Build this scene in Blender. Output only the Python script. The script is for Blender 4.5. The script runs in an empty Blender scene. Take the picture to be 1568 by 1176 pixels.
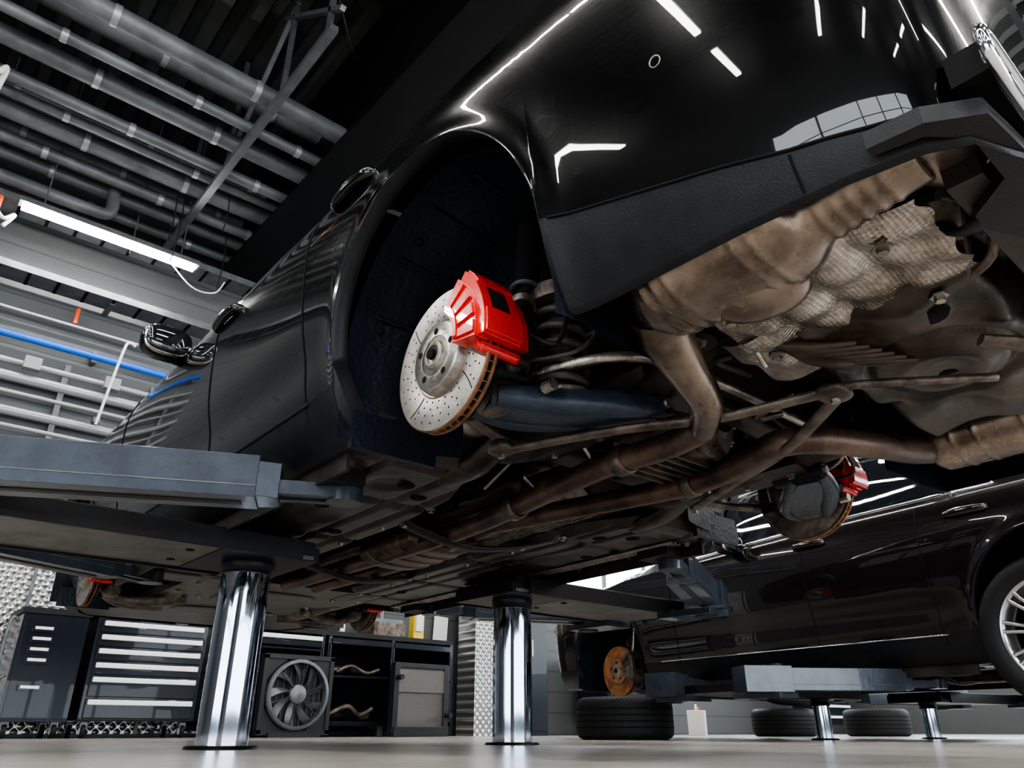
import bpy, math, random
import numpy as np
from mathutils import Matrix, Vector, Euler
random.seed(4)
R=math.radians
COL=bpy.context.scene.collection
try: bpy.context.scene.view_settings.look='AgX - Medium High Contrast'
except Exception: pass
# ------------------------------------------------------------------ materials
def mat(name,col,rough=.5,metal=0.,coat=0.,var=0.,vscale=6.,col2=None,bump=0.,bscale=40.,emis=None,estr=0.,spec=.5,stretch=None,rvar=0.,coord='Object'):
    m=bpy.data.materials.new(name);m.use_nodes=True
    nt=m.node_tree;b=nt.nodes['Principled BSDF']
    b.inputs['Base Color'].default_value=(*col,1);b.inputs['Roughness'].default_value=rough
    b.inputs['Metallic'].default_value=metal;b.inputs['Coat Weight'].default_value=coat
    b.inputs['Coat Roughness'].default_value=.015
    b.inputs['Specular IOR Level'].default_value=spec
    tc=nt.nodes.new('ShaderNodeTexCoord');mp=nt.nodes.new('ShaderNodeMapping')
    nt.links.new(tc.outputs[coord],mp.inputs[0])
    if stretch: mp.inputs['Scale'].default_value=stretch
    if var or col2:
        n=nt.nodes.new('ShaderNodeTexNoise');n.inputs['Scale'].default_value=vscale;n.inputs['Detail'].default_value=6
        n.inputs['Roughness'].default_value=.65
        nt.links.new(mp.outputs[0],n.inputs[0])
        cr=nt.nodes.new('ShaderNodeValToRGB')
        c2=col2 if col2 else tuple(c*(1-var) for c in col)
        cr.color_ramp.elements[0].position=.38;cr.color_ramp.elements[1].position=.62
        cr.color_ramp.elements[0].color=(*c2,1);cr.color_ramp.elements[1].color=(*col,1)
        nt.links.new(n.outputs[0],cr.inputs[0]);nt.links.new(cr.outputs[0],b.inputs['Base Color'])
        if rvar:
            mr=nt.nodes.new('ShaderNodeMapRange');mr.inputs[3].default_value=max(0.02,rough-rvar);mr.inputs[4].default_value=rough+rvar
            nt.links.new(n.outputs[0],mr.inputs[0]);nt.links.new(mr.outputs[0],b.inputs['Roughness'])
    if bump:
        n2=nt.nodes.new('ShaderNodeTexNoise');n2.inputs['Scale'].default_value=bscale;n2.inputs['Detail'].default_value=4
        nt.links.new(mp.outputs[0],n2.inputs[0])
        bp=nt.nodes.new('ShaderNodeBump');bp.inputs['Strength'].default_value=bump;bp.inputs['Distance'].default_value=.01
        nt.links.new(n2.outputs[0],bp.inputs['Height']);nt.links.new(bp.outputs[0],b.inputs['Normal'])
    if emis:
        b.inputs['Emission Color'].default_value=(*emis,1);b.inputs['Emission Strength'].default_value=estr
    return m
M={}
M['paint']=mat('black_car_paint',(.0015,.0015,.002),.2,0,1.,spec=.05)
M['paint2']=mat('dark_brown_car_paint',(.010,.007,.008),.22,.2,1.,spec=.15)
M['plastic']=mat('black_matte_plastic',(.010,.011,.014),.40,0,0,.4,20,bump=.10,bscale=300,spec=.25)
M['liner']=mat('wheel_liner_plastic',(.006,.009,.016),.38,0,0,.3,8,bump=.3,bscale=60,spec=.4)
M['glass']=mat('dark_window_glass',(.010,.012,.015),.03,0,1.)
M['chrome']=mat('chrome',(.82,.83,.85),.06,1.)
M['piston']=mat('polished_piston_steel',(.55,.61,.72),.06,1.,0,.12,3,stretch=(8,8,.3))
M['disc']=mat('brake_disc_steel',(.58,.55,.51),.28,.9,0,.3,14,bump=.05,bscale=200)
M['rustdisc']=mat('rusty_brake_disc',(.46,.19,.08),.5,.5,0,.6,14)
M['rustedge']=mat('rusty_disc_edge',(.26,.13,.07),.5,.6,0,.5,30)
M['hub']=mat('hub_steel',(.44,.40,.36),.38,.9,0,.5,25,bump=.2,bscale=80)
M['red']=mat('red_caliper_paint',(.66,.003,.002),.2,0,.8,bump=.05,bscale=60)
M['hole']=mat('black_hole',(.003,.003,.003),.8,spec=.2)
M['exh']=mat('exhaust_steel_brown',(.15,.096,.072),.38,.6,0,0,7,col2=(.045,.029,.023),bump=.2,bscale=35,rvar=.12)
M['muff']=mat('muffler_steel',(.30,.235,.19),.27,.85,0,0,5,col2=(.085,.062,.05),bump=.10,bscale=22,rvar=.10)
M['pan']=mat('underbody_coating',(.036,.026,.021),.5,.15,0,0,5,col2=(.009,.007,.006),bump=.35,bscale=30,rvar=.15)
M['panlit']=mat('underbody_pan_brown',(.078,.057,.044),.34,.4,0,0,4.5,col2=(.016,.012,.010),bump=.4,bscale=18,rvar=.15)  # browner and paler than the underbody coating
M['tray']=mat('undertray_plastic',(.050,.038,.032),.36,.1,0,0,4,col2=(.008,.007,.007),bump=.45,bscale=12,rvar=.12)
M['cast']=mat('cast_aluminium_dirty',(.19,.155,.13),.45,.6,0,0,12,col2=(.05,.038,.032),bump=.4,bscale=50)
M['armb']=mat('suspension_arm_blue_grey',(.032,.045,.070),.36,.3,0,.5,12,bump=.2,bscale=50)
M['rubber']=mat('rubber',(.008,.008,.009),.55,0,0,.3,20,bump=.2,bscale=80,spec=.35)
M['gaiter']=mat('dusty_rubber_gaiter',(.055,.045,.038),.6,0,0,.5,20,bump=.2,bscale=80)
M['strut']=mat('gloss_black_strut',(.010,.010,.012),.2,.2,.6)
M['tyre']=mat('tyre_rubber',(.010,.010,.011),.6,0,0,.3,20,spec=.3)
M['rim']=mat('alloy_rim',(.50,.51,.53),.22,1.)
M['lift']=mat('lift_paint_grey_blue',(.040,.052,.072),.30,.15,.3,0,9,col2=(.024,.032,.046),bump=.12,bscale=30)
M['liftg']=mat('lift_underside_grey',(.16,.155,.15),.5,.1,0,0,6,col2=(.085,.08,.075),bump=.1)
M['liftd']=mat('lift_dark_steel',(.009,.009,.012),.45,.4,0,.4,10)
M['cab']=mat('cabinet_dark_blue',(.003,.006,.013),.3,0,.25,spec=.3)
M['cabf']=mat('cabinet_front_dark',(.003,.006,.013),.28,0,.2,spec=.3)
M['handle']=mat('aluminium_handle',(.92,.94,.97),.35,.1)
M['fan']=mat('fan_plastic',(.015,.017,.02),.45,0,0,.2,10)
M['blade']=mat('fan_blade_plastic',(.10,.11,.12),.35,0,0,.2,10)
M['cooler']=mat('radiator_fins',(.15,.14,.13),.45,.6,0,.3,60,stretch=(1,1,30),bump=.5,bscale=60)
M['pipe']=mat('pipe_insulation_grey',(.17,.178,.185),.5,.25,0,.45,2.5,bump=.15,bscale=10)
M['pipeb']=mat('pipe_band',(.34,.35,.36),.4,.5)
M['blue']=mat('blue_air_pipe',(.006,.12,.60),.3)
M['steel']=mat('galvanised_steel',(.17,.18,.19),.42,.6,0,.3,8)
M['dark']=mat('dark_structure_steel',(.004,.0042,.0046),.5,.1,0,.3,3,spec=.2)
M['white']=mat('white_plastic',(.7,.7,.68),.4)
M['yellow']=mat('yellow_plastic',(.8,.55,.05),.4)
M['orange']=mat('orange_plastic',(.8,.10,.02),.4)
M['paper']=mat('white_paper',(.75,.76,.78),.7)
M['lamp']=mat('led_tube_light',(1,1,1),.5,emis=(1,.985,.95),estr=78)
M['day']=mat('daylight_frosted_glass',(.9,.95,1),.3,emis=(.84,.92,1.0),estr=6.8)  # glowing pane, shared by real windows and the added fill panes
M['frame']=mat('window_frame_grey',(.10,.105,.11),.4,.3)
def mat_floor():
    return mat('floor_epoxy',(.49,.455,.41),.24,0,.0,0,1.2,col2=(.40,.37,.33),bump=.05,bscale=8,rvar=.06)
def mat_clad(name,c,scale,ax):
    m=mat(name,c,.45,.2);nt=m.node_tree;b=nt.nodes['Principled BSDF']
    w=nt.nodes.new('ShaderNodeTexWave');w.bands_direction=ax;w.inputs['Scale'].default_value=scale;w.wave_profile='SAW'
    tc=[n for n in nt.nodes if n.type=='TEX_COORD'][0];nt.links.new(tc.outputs['Object'],w.inputs[0])
    cr=nt.nodes.new('ShaderNodeValToRGB');e=cr.color_ramp.elements
    e[0].position=.0;e[0].color=(c[0]*.45,c[1]*.45,c[2]*.45,1);e[1].position=.1;e[1].color=(*c,1)
    nt.links.new(w.outputs[0],cr.inputs[0]);nt.links.new(cr.outputs[0],b.inputs['Base Color'])
    bp=nt.nodes.new('ShaderNodeBump');bp.inputs['Strength'].default_value=.5;bp.inputs['Distance'].default_value=.03
    nt.links.new(w.outputs[0],bp.inputs['Height']);nt.links.new(bp.outputs[0],b.inputs['Normal']);return m
def mat_diamond():
    m=mat('diamond_plate',(.72,.72,.71),.26,.9);nt=m.node_tree;b=nt.nodes['Principled BSDF']
    tc=[n for n in nt.nodes if n.type=='TEX_COORD'][0]
    outs=[]
    for a in (45,-45):
        mp=nt.nodes.new('ShaderNodeMapping');mp.inputs['Rotation'].default_value=(0,R(a),0)
        nt.links.new(tc.outputs['Object'],mp.inputs[0])
        w=nt.nodes.new('ShaderNodeTexWave');w.bands_direction='X';w.inputs['Scale'].default_value=5
        nt.links.new(mp.outputs[0],w.inputs[0]);outs.append(w)
    mm=nt.nodes.new('ShaderNodeMath');mm.operation='MULTIPLY'
    nt.links.new(outs[0].outputs[1],mm.inputs[0]);nt.links.new(outs[1].outputs[1],mm.inputs[1])
    bp=nt.nodes.new('ShaderNodeBump');bp.inputs['Strength'].default_value=.6;bp.inputs['Distance'].default_value=.02
    nt.links.new(mm.outputs[0],bp.inputs['Height']);nt.links.new(bp.outputs[0],b.inputs['Normal'])
    cr=nt.nodes.new('ShaderNodeValToRGB');cr.color_ramp.elements[0].color=(.35,.35,.34,1);cr.color_ramp.elements[1].color=(.75,.75,.74,1)
    cr.color_ramp.elements[0].position=.2;cr.color_ramp.elements[1].position=.6
    nt.links.new(mm.outputs[0],cr.inputs[0]);nt.links.new(cr.outputs[0],b.inputs['Base Color']);return m
def mat_shield():
    m=mat('embossed_heat_shield',(.50,.455,.41),.30,.9,0,0,8,col2=(.17,.135,.11));nt=m.node_tree;b=nt.nodes['Principled BSDF']
    tc=[n for n in nt.nodes if n.type=='TEX_COORD'][0]
    v=nt.nodes.new('ShaderNodeTexVoronoi');v.inputs['Scale'].default_value=120;v.inputs['Randomness'].default_value=.1
    nt.links.new(tc.outputs['Object'],v.inputs[0])
    bp=nt.nodes.new('ShaderNodeBump');bp.inputs['Strength'].default_value=.8;bp.inputs['Distance'].default_value=.003
    nt.links.new(v.outputs[0],bp.inputs['Height']);nt.links.new(bp.outputs[0],b.inputs['Normal']);return m
M['floor']=mat_floor();M['clad']=mat_clad('grey_wall_cladding',(.095,.10,.103),1.2,'Z')
M['wall']=mat('painted_wall_grey',(.07,.07,.068),.6,0,0,.1,2)
M['diamond']=mat_diamond();M['shield']=mat_shield()
M['deck']=mat('roof_deck_steel',(.072,.077,.072),.45,.3,0,.4,1.5)
# ------------------------------------------------------------------ mesh builder
class MB:
    def __init__(s): s.v=[];s.f=[];s.m=[];s.sm=[];s.mats=[];s.X=Matrix.Identity(4)
    def mi(s,k):
        if k not in s.mats: s.mats.append(k)
        return s.mats.index(k)
    def add(s,vs,fs,k,smooth=False):
        o=len(s.v);s.v+= [tuple(s.X@Vector(p)) for p in vs];i=s.mi(k)
        for f in fs: s.f.append(tuple(o+a for a in f));s.m.append(i);s.sm.append(smooth)
    def box(s,c,d,k,rot=(0,0,0),taper=None):
        E=Euler([R(a) for a in rot]).to_matrix();vs=[]
        for z in(-1,1):
            for y in(-1,1):
                for x in(-1,1):
                    q=Vector((x*d[0]/2,y*d[1]/2,z*d[2]/2))
                    if taper and z<0: q.x*=taper;q.y*=taper
                    vs.append(Vector(c)+E@q)
        s.add(vs,[(0,2,3,1),(4,5,7,6),(0,1,5,4),(2,6,7,3),(0,4,6,2),(1,3,7,5)],k)
    def prism(s,poly,z0,z1,k,ax='z'):
        n=len(poly);vs=[]
        for h in(z0,z1):
            for a,b in poly: vs.append({'z':(a,b,h),'x':(h,a,b),'y':(a,h,b)}[ax])
        fs=[tuple(range(n))[::-1],tuple(range(n,2*n))]+[(i,(i+1)%n,n+(i+1)%n,n+i) for i in range(n)]
        s.add(vs,fs,k)
    def lathe(s,prof,c,axis,k,seg=48,smooth=True,a0=0,a1=360):
        A=Vector(axis).normalized();U=A.orthogonal().normalized();W=A.cross(U);c=Vector(c)
        full=abs(a1-a0)>=360;n=seg if full else seg+1;vs=[]
        for j in range(n):
            t=R(a0+(a1-a0)*j/seg);d=U*math.cos(t)+W*math.sin(t)
            for r,a in prof: vs.append(c+A*a+d*r)
        P=len(prof);fs=[]
        for j in range(seg):
            j2=(j+1)%n
            for i in range(P-1): fs.append((j*P+i,j2*P+i,j2*P+i+1,j*P+i+1))
        s.add(vs,fs,k,smooth)
    def cyl(s,p0,p1,r,k,r1=None,seg=24,caps=True):
        p0=Vector(p0);p1=Vector(p1);L=(p1-p0).length;r1=r if r1 is None else r1
        s.lathe([(r,0),(r1,L)],p0,p1-p0,k,seg)
        if caps: s.lathe([(0.0001,0),(r,0)],p0,p1-p0,k,seg,False);s.lathe([(r1,L),(0.0001,L)],p0,p1-p0,k,seg,False)
    def tube(s,pts,r,k,seg=14,sub=6,flat=1.,caps=True):
        P=[Vector(p) for p in pts];rs=r if isinstance(r,(list,tuple)) else [r]*len(P)
        Q=[];RR=[]
        if len(P)>2:
            for i in range(len(P)-1):
                a=P[max(i-1,0)];b=P[i];c=P[i+1];d=P[min(i+2,len(P)-1)]
                for j in range(sub):
                    t=j/sub
                    Q.append(.5*((2*b)+(c-a)*t+(2*a-5*b+4*c-d)*t*t+(3*b-a-3*c+d)*t**3));RR.append(rs[i]+(rs[i+1]-rs[i])*t)
            Q.append(P[-1]);RR.append(rs[-1])
        else: Q=P;RR=list(rs)
        T=(Q[1]-Q[0]).normalized();N=T.orthogonal().normalized()
        if abs(T.z)<.9: N=(Vector((0,0,1))-T*T.z).normalized()
        vs=[]
        for i,q in enumerate(Q):
            T2=(Q[min(i+1,len(Q)-1)]-Q[max(i-1,0)]).normalized()
            N=(N-T2*N.dot(T2)).normalized();B=T2.cross(N)
            for j in range(seg):
                a=2*math.pi*j/seg;vs.append(q+(N*math.cos(a)*flat+B*math.sin(a))*RR[i])
        fs=[(i*seg+j,i*seg+(j+1)%seg,(i+1)*seg+(j+1)%seg,(i+1)*seg+j) for i in range(len(Q)-1) for j in range(seg)]
        s.add(vs,fs,k,True)
        if caps:
            s.add(vs[:seg],[tuple(range(seg))[::-1]],k);s.add(vs[-seg:],[tuple(range(seg))],k)
    def sell(s,c,d,k,e=.5,rot=(0,0,0),nu=32,nv=16):
        E=Euler([R(a) for a in rot]).to_matrix();vs=[]
        f=lambda w,m:math.copysign(abs(w)**m,w)
        for i in range(nv+1):
            v=-math.pi/2+math.pi*i/nv
            for j in range(nu):
                u=2*math.pi*j/nu
                q=Vector((f(math.cos(v),e)*f(math.cos(u),e),f(math.cos(v),e)*f(math.sin(u),e),f(math.sin(v),e)))
                vs.append(Vector(c)+E@Vector((q.x*d[0]/2,q.y*d[1]/2,q.z*d[2]/2)))
        fs=[(i*nu+j,i*nu+(j+1)%nu,(i+1)*nu+(j+1)%nu,(i+1)*nu+j) for i in range(nv) for j in range(nu)]
        s.add(vs,fs,k,True)
    def loft(s,secs,k,e=.7,seg=40,beads=(),bh=.006,bw=.010):
        S=np.array(secs);t=S[:,0]
        n=int(abs(t[-1]-t[0])/.004);yy=np.linspace(t[0],t[-1],n+1)
        o=np.argsort(t);cols=[np.interp(yy,t[o],S[o,i]) for i in range(1,5)]
        ker=np.ones(7)/7
        cols=[np.convolve(np.pad(c,3,'edge'),ker,'valid') for c in cols]
        vs=[]
        for i,y in enumerate(yy):
            b=sum(bh*math.exp(-((y-q)/bw)**2) for q in beads)
            for j in range(seg):
                a=2*math.pi*j/seg;c,sn=math.cos(a),math.sin(a)
                vs.append((cols[0][i]+(cols[2][i]+b)*math.copysign(abs(c)**e,c),y,cols[1][i]+(cols[3][i]+b)*math.copysign(abs(sn)**e,sn)))
        fs=[(i*seg+j,i*seg+(j+1)%seg,(i+1)*seg+(j+1)%seg,(i+1)*seg+j) for i in range(n) for j in range(seg)]
        s.add(vs,fs,k,True);s.add(vs[:seg],[tuple(range(seg))],k);s.add(vs[-seg:],[tuple(range(seg))],k)
    def grid(s,fn,nu,nv,k,smooth=True):
        vs=[fn(i/nu,j/nv) for i in range(nu+1) for j in range(nv+1)]
        fs=[(i*(nv+1)+j,(i+1)*(nv+1)+j,(i+1)*(nv+1)+j+1,i*(nv+1)+j+1) for i in range(nu) for j in range(nv)]
        s.add(vs,fs,k,smooth)
    def done(s,name,parent=None,bevel=0,loc=None,rot=None,me_only=False):
        me=bpy.data.meshes.new(name);me.from_pydata(s.v,[],s.f)
        for k in s.mats: me.materials.append(M[k])
        me.polygons.foreach_set('material_index',s.m);me.polygons.foreach_set('use_smooth',s.sm);me.update()
        if me_only: return me
        return obj(name,me,parent,bevel,loc,rot)
def obj(name,me,parent=None,bevel=0,loc=None,rot=None):
    o=bpy.data.objects.new(name,me);COL.objects.link(o)
    if parent: o.parent=parent
    if loc: o.location=loc
    if rot: o.rotation_euler=[R(a) for a in rot]
    if bevel:
        b=o.modifiers.new('bevel','BEVEL');b.width=bevel;b.segments=2;b.limit_method='ANGLE';b.angle_limit=R(35)
    return o
def empty(name,loc=(0,0,0),rot=(0,0,0),sc=1):
    o=bpy.data.objects.new(name,None);COL.objects.link(o);o.location=loc;o.rotation_euler=[R(a) for a in rot];o.scale=(sc,sc,sc);return o
# ------------------------------------------------------------------ CAR
WB=3.05
AR=.39;AZ=.08
ARCH=[(-.05,),(WB-.0,)]
W_y=[-1.155,-1.15,-1.135,-1.10,-1.05,-.95,-.8,-.5,-.2,2.9,3.3,3.6,3.8,3.9,3.96,3.99]
W_v=[.02,.55,.80,.90,.935,.96,.978,.993,1,1,.99,.955,.89,.79,.58,.05]
def Wf(y): return float(np.interp(y,W_y,W_v))
def ZB(y): return float(np.interp(y,[-1.15,-.9,-.5,1,2.8,3.6,3.99],[.60,.67,.695,.68,.62,.5,.28]))
def ZT(y): return float(np.interp(y,[-1.155,-1.1,-.95,-.6,-.35,0,.45,.9,1.4,1.8,2.1,2.7,3.2,3.6,3.9,3.99],[.64,.72,.765,.785,.80,.95,1.11,1.18,1.195,1.165,1.09,.77,.70,.60,.42,.30]))
def PB(y): return float(np.interp(y,[-1.13,-.91,-.44,.4,.6],[-.072,-.035,.085,.04,.03]))
def archd(y,z):
    return min(math.hypot(y-a[0],max(z-AZ,0)) for a in ARCH)-AR
def XW(y,z):
    x=.948
    if z<.5: x-=.085*((.5-z)/.6)**2.1
    else: x-=.05*((z-.5)/.19)**2.2
    if z<0: x-=(.055 if y>-.2 else .014)*(z/.1)**2
    x+=.014*math.exp(-((y+.1)/.55)**2)*math.exp(-((z-.5)/.2)**2)
    if .3<y<2.75: x-=.010*math.exp(-((z-.16)/.07)**2)*min(1,(y-.3)/.3,(2.75-y)/.2)
    x+=.012*math.exp(-(max(0,archd(y,z))/.035)**2)
    return x*Wf(y)
def Z0(y):
    z=-.10
    for a in ARCH:
        d=abs(y-a[0])
        if d<=AR: z=AZ+math.sqrt(max(0,AR*AR-d*d))
    return z
def car_body(paint):
    ys=[-1.155,-1.15,-1.145,-1.135,-1.12,-1.10,-1.075,-1.05,-1.0,-.95,-.9,-.8,-.7,-.6,-.54,-.50,-.475,-.455]
    def arch(a): return [a-AR-.002]+[a-AR*math.cos(R(t)) for t in np.linspace(0.6,179.4,49)]+[a+AR+.002]
    ys+=arch(ARCH[0][0])
    ys+=[ARCH[0][0]+AR+d for d in(.015,.035,.06)]
    ys+=list(np.linspace(ARCH[0][0]+AR+.10,ARCH[1][0]-AR-.10,26))
    ys+=[ARCH[1][0]-AR-d for d in(.06,.035,.015)]
    ys+=arch(ARCH[1][0])+[3.46,3.48,3.52,3.6,3.68,3.75,3.8,3.85,3.9,3.93,3.96,3.98,3.99]
    ts=[0,.006,.018,.04,.08,.12,.158,.18,.21,.25,.29,.33,.38,.43,.48,.54,.6,.66,.72,.78,.84,.89,.93,.97,1.]
    B=.158;ib=1+ts.index(B)
    top=[(.965,.06),(.90,.35),(.81,.65),(.71,.86),(.56,.95),(.28,.99),(0,1)]
    mb=MB();rings=[]
    for y in ys:
        z0=Z0(y);zb=max(ZB(y),z0+.03);zt=max(ZT(y),zb+.02);half=[]
        inn=.045 if z0>-.05 else (.06 if y>-.4 else .012)
        half.append((max(XW(y,z0)-inn,0.0)*1.0,z0+.004 if z0>-.05 else z0-.004))
        pb=PB(y)
        for t in ts:
            if z0<0: z=z0+(pb-z0)*t/B if t<=B else pb+(zb-pb)*(t-B)/(1-B)
            else: z=z0+(zb-z0)*t
            half.append((XW(y,z),z))
        xb=XW(y,zb)
        for a,b in top: half.append((xb*a,zb+(zt-zb)*b))
        ring=[(-x,y,z) for x,z in half]+[(x,y,z) for x,z in half[-2::-1]]
        rings.append(ring)
    n=len(rings[0]);H=1+len(ts)
    vs=[p for r in rings for p in r]
    mats={}
    for i in range(len(rings)-1):
        ym=(ys[i]+ys[i+1])/2
        for j in range(n-1):
            jj=j if j<n//2 else n-2-j
            k=paint
            if jj<H-1:
                if jj==0 or (jj<ib and Z0(ym)<.0): k='plastic'
            else:
                q=jj-(H-1)
                side=1<=q<=3
                if .5<ym<2.1 and side: k='glass' if not(1.16<ym<1.30) else 'plastic'
                elif 2.1<=ym<2.35 and 1<=q<=2: k='glass'
                elif 2.12<ym<2.68 and q>=3: k='glass'
                elif .1<ym<=.5 and q==1: k='glass'
                elif -.3<ym<.42 and q>=3: k='glass'
            mats.setdefault(k,[]).append((i*n+j,i*n+j+1,(i+1)*n+j+1,(i+1)*n+j))
    mb.v=[tuple(p) for p in vs]
    for k,fs in mats.items():
        ix=mb.mi(k)
        for f in fs: mb.f.append(f);mb.m.append(ix);mb.sm.append(True)
    return mb
def car_trim(paint):
    mb=MB()
    for s in(-1,1):
        def side(y,t):
            zb=ZB(y);zt=max(ZT(y),zb+.02);xb=XW(y,zb)
            T=[0,.06,.35,.65,.86];A=[1,.965,.90,.81,.71]
            return (s*(xb*float(np.interp(t,T,A))+.004),y,zb+(zt-zb)*t)
        low=[side(y,.05) for y in np.linspace(.12,2.35,12)]
        mb.tube(low,.012,'chrome',8,3)
        up=[side(y,.86) for y in np.linspace(.5,2.1,9)]
        mb.tube([side(.12,.05),side(.2,.25),side(.35,.6)]+up+[side(2.25,.6),side(2.4,.06)],.010,'chrome',8,3)
        for y in(.52,1.23,2.32):
            mb.tube([(s*(XW(y,z)+.0005),y,z) for z in np.linspace(-.02,.66,12)],.0028,'hole',6,2)
        mb.tube([(s*(XW(y,PB(y))+.0005),y,PB(y)) for y in np.linspace(-1.1,-.46,14)],.003,'hole',6,2)
        mb.tube([(s*(XW(y,.03)+.001),y,.03) for y in np.linspace(.5,2.5,14)],.004,'chrome' if paint=='paint2' else 'plastic',6,2)
        mb.tube([(s*(XW(-.90,z)+.0005),-.90,z) for z in(-.095,-.07,-.04)],.0025,'hole',6,2)
        y,z=-.74,.24;x=XW(y,z)
        mb.lathe([(.011,-.002),(.0115,.0012),(.0100,.0014),(.0095,.0)],(s*x,y,z),(s,-.05,-.2),'hub',20)
        for y in(.26,1.17):
            x=XW(y,.585)
            mb.tube([(s*(x-.01),y-.10,.585),(s*(x+.012),y-.085,.587),(s*(x+.018),y,.589),(s*(x+.012),y+.085,.587),(s*(x-.01),y+.10,.585)],[.012,.016,.018,.016,.012],paint,12,5,1.2)
            mb.tube([(s*(x+.026),y-.08,.590),(s*(x+.034),y,.592),(s*(x+.026),y+.08,.590)],.0025,'chrome',6,4)
        y=1.72
        mb.sell((s*1.00,y,.69),(.20,.12,.14),paint,.75)
        mb.sell((s*1.003,y-.050,.69),(.172,.04,.115),'glass',.7)
        mb.sell((s*1.00,y-.040,.69),(.190,.035,.130),'chrome',.75)
        mb.tube([(s*.89,y+.03,.655),(s*.94,y+.02,.640),(s*.99,y+.01,.655)],[.024,.017,.022],'plastic',12)
    for s in(-1,1):
        cx=s*.70;zc=-.022
        def loop(w,h,yy):
            l=[]
            for a in range(0,375,15):
                c,sn=math.cos(R(a)),math.sin(R(a))
                l.append((cx+w*math.copysign(abs(c)**.45,c),yy,zc+h*math.copysign(abs(sn)**.6,sn)))
            return l
        mb.tube(loop(.13,.036,-1.158),.008,'chrome',8,2,caps=False)
        mb.tube(loop(.105,.022,-1.15),.005,'chrome',8,2,caps=False)
        mb.box((cx,-1.13,zc),(.21,.05,.05),'hole')
        mb.sell((s*.60,-1.125,.52),(.42,.05,.14),'red',.7)
    mb.box((0,3.96,.22),(.9,.06,.25),'plastic')
    for s in(-1,1): mb.sell((s*.66,3.78,.36),(.36,.3,.13),'glass',.8,rot=(0,0,-s*25))
    return mb
def car_liners():
    mb=MB()
    for (yc,) in ARCH:
        for s in(-1,1):
            r=AR+.006
            path=[(yc+r,-.11),(yc+r,-.02)]+[(yc+r*math.cos(R(a)),AZ+r*math.sin(R(a))) for a in range(0,181,6)]+[(yc-r,-.02),(yc-r,-.11)]
            nx=10
            vs=[]
            for i in range(nx+1):
                t=i/nx;x=.885-.37*t
                rr=1+.012*math.sin(t*9)
                for (a,b) in path: vs.append((s*x,yc+(a-yc)*(1-.10*t*t)*rr,AZ+(b-AZ)*(1-.10*t*t)*(rr if b>AZ else 1)))
            n=len(path)
            fs=[(i*n+j,i*n+j+1,(i+1)*n+j+1,(i+1)*n+j) for i in range(nx) for j in range(n-1)]
            mb.add(vs,fs,'liner',True)
            inner=[(s*.515,yc+(a-yc)*.9,AZ+(b-AZ)*.9) for a,b in path[2:-2]]
            mb.add(inner,[tuple(range(len(inner)))],'liner')
            for a in (25,50,75,100,125,150):
                mb.tube([(s*.82,yc+(r-.004)*math.cos(R(a)),AZ+(r-.004)*math.sin(R(a))),(s*.56,yc+(r-.035)*math.cos(R(a)),AZ+(r-.035)*math.sin(R(a)))],.006,'liner',8)
            mb.box((s*.72,yc+AR+.0,-.08),(.26,.02,.10),'liner')
            for a in(20,60,95,140): mb.sell((s*.80,yc+(r-.008)*math.cos(R(a)),AZ+(r-.008)*math.sin(R(a))),(.02,.02,.02),'hole',1,nu=10,nv=6)
    return mb
def sector(mb,c,s,r0,r1,a0,a1,x0,x1,k,n=14):
    vs=[]
    for x in(x0,x1):
        for rr in(r0,r1):
            for i in range(n+1):
                a=R(a0+(a1-a0)*i/n);vs.append((s*(c[0]+x),c[1]+rr*math.cos(a),c[2]+rr*math.sin(a)))
    m=n+1;fs=[]
    for i in range(n):
        fs+= [(i,i+1,m+i+1,m+i),(2*m+i,3*m+i,3*m+i+1,2*m+i+1),(i,2*m+i,2*m+i+1,i+1),(m+i,m+i+1,3*m+i+1,3*m+i)]
    fs+=[(0,m,3*m,2*m),(n,2*m+n,3*m+n,m+n)]
    mb.add(vs,fs,k)
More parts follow.
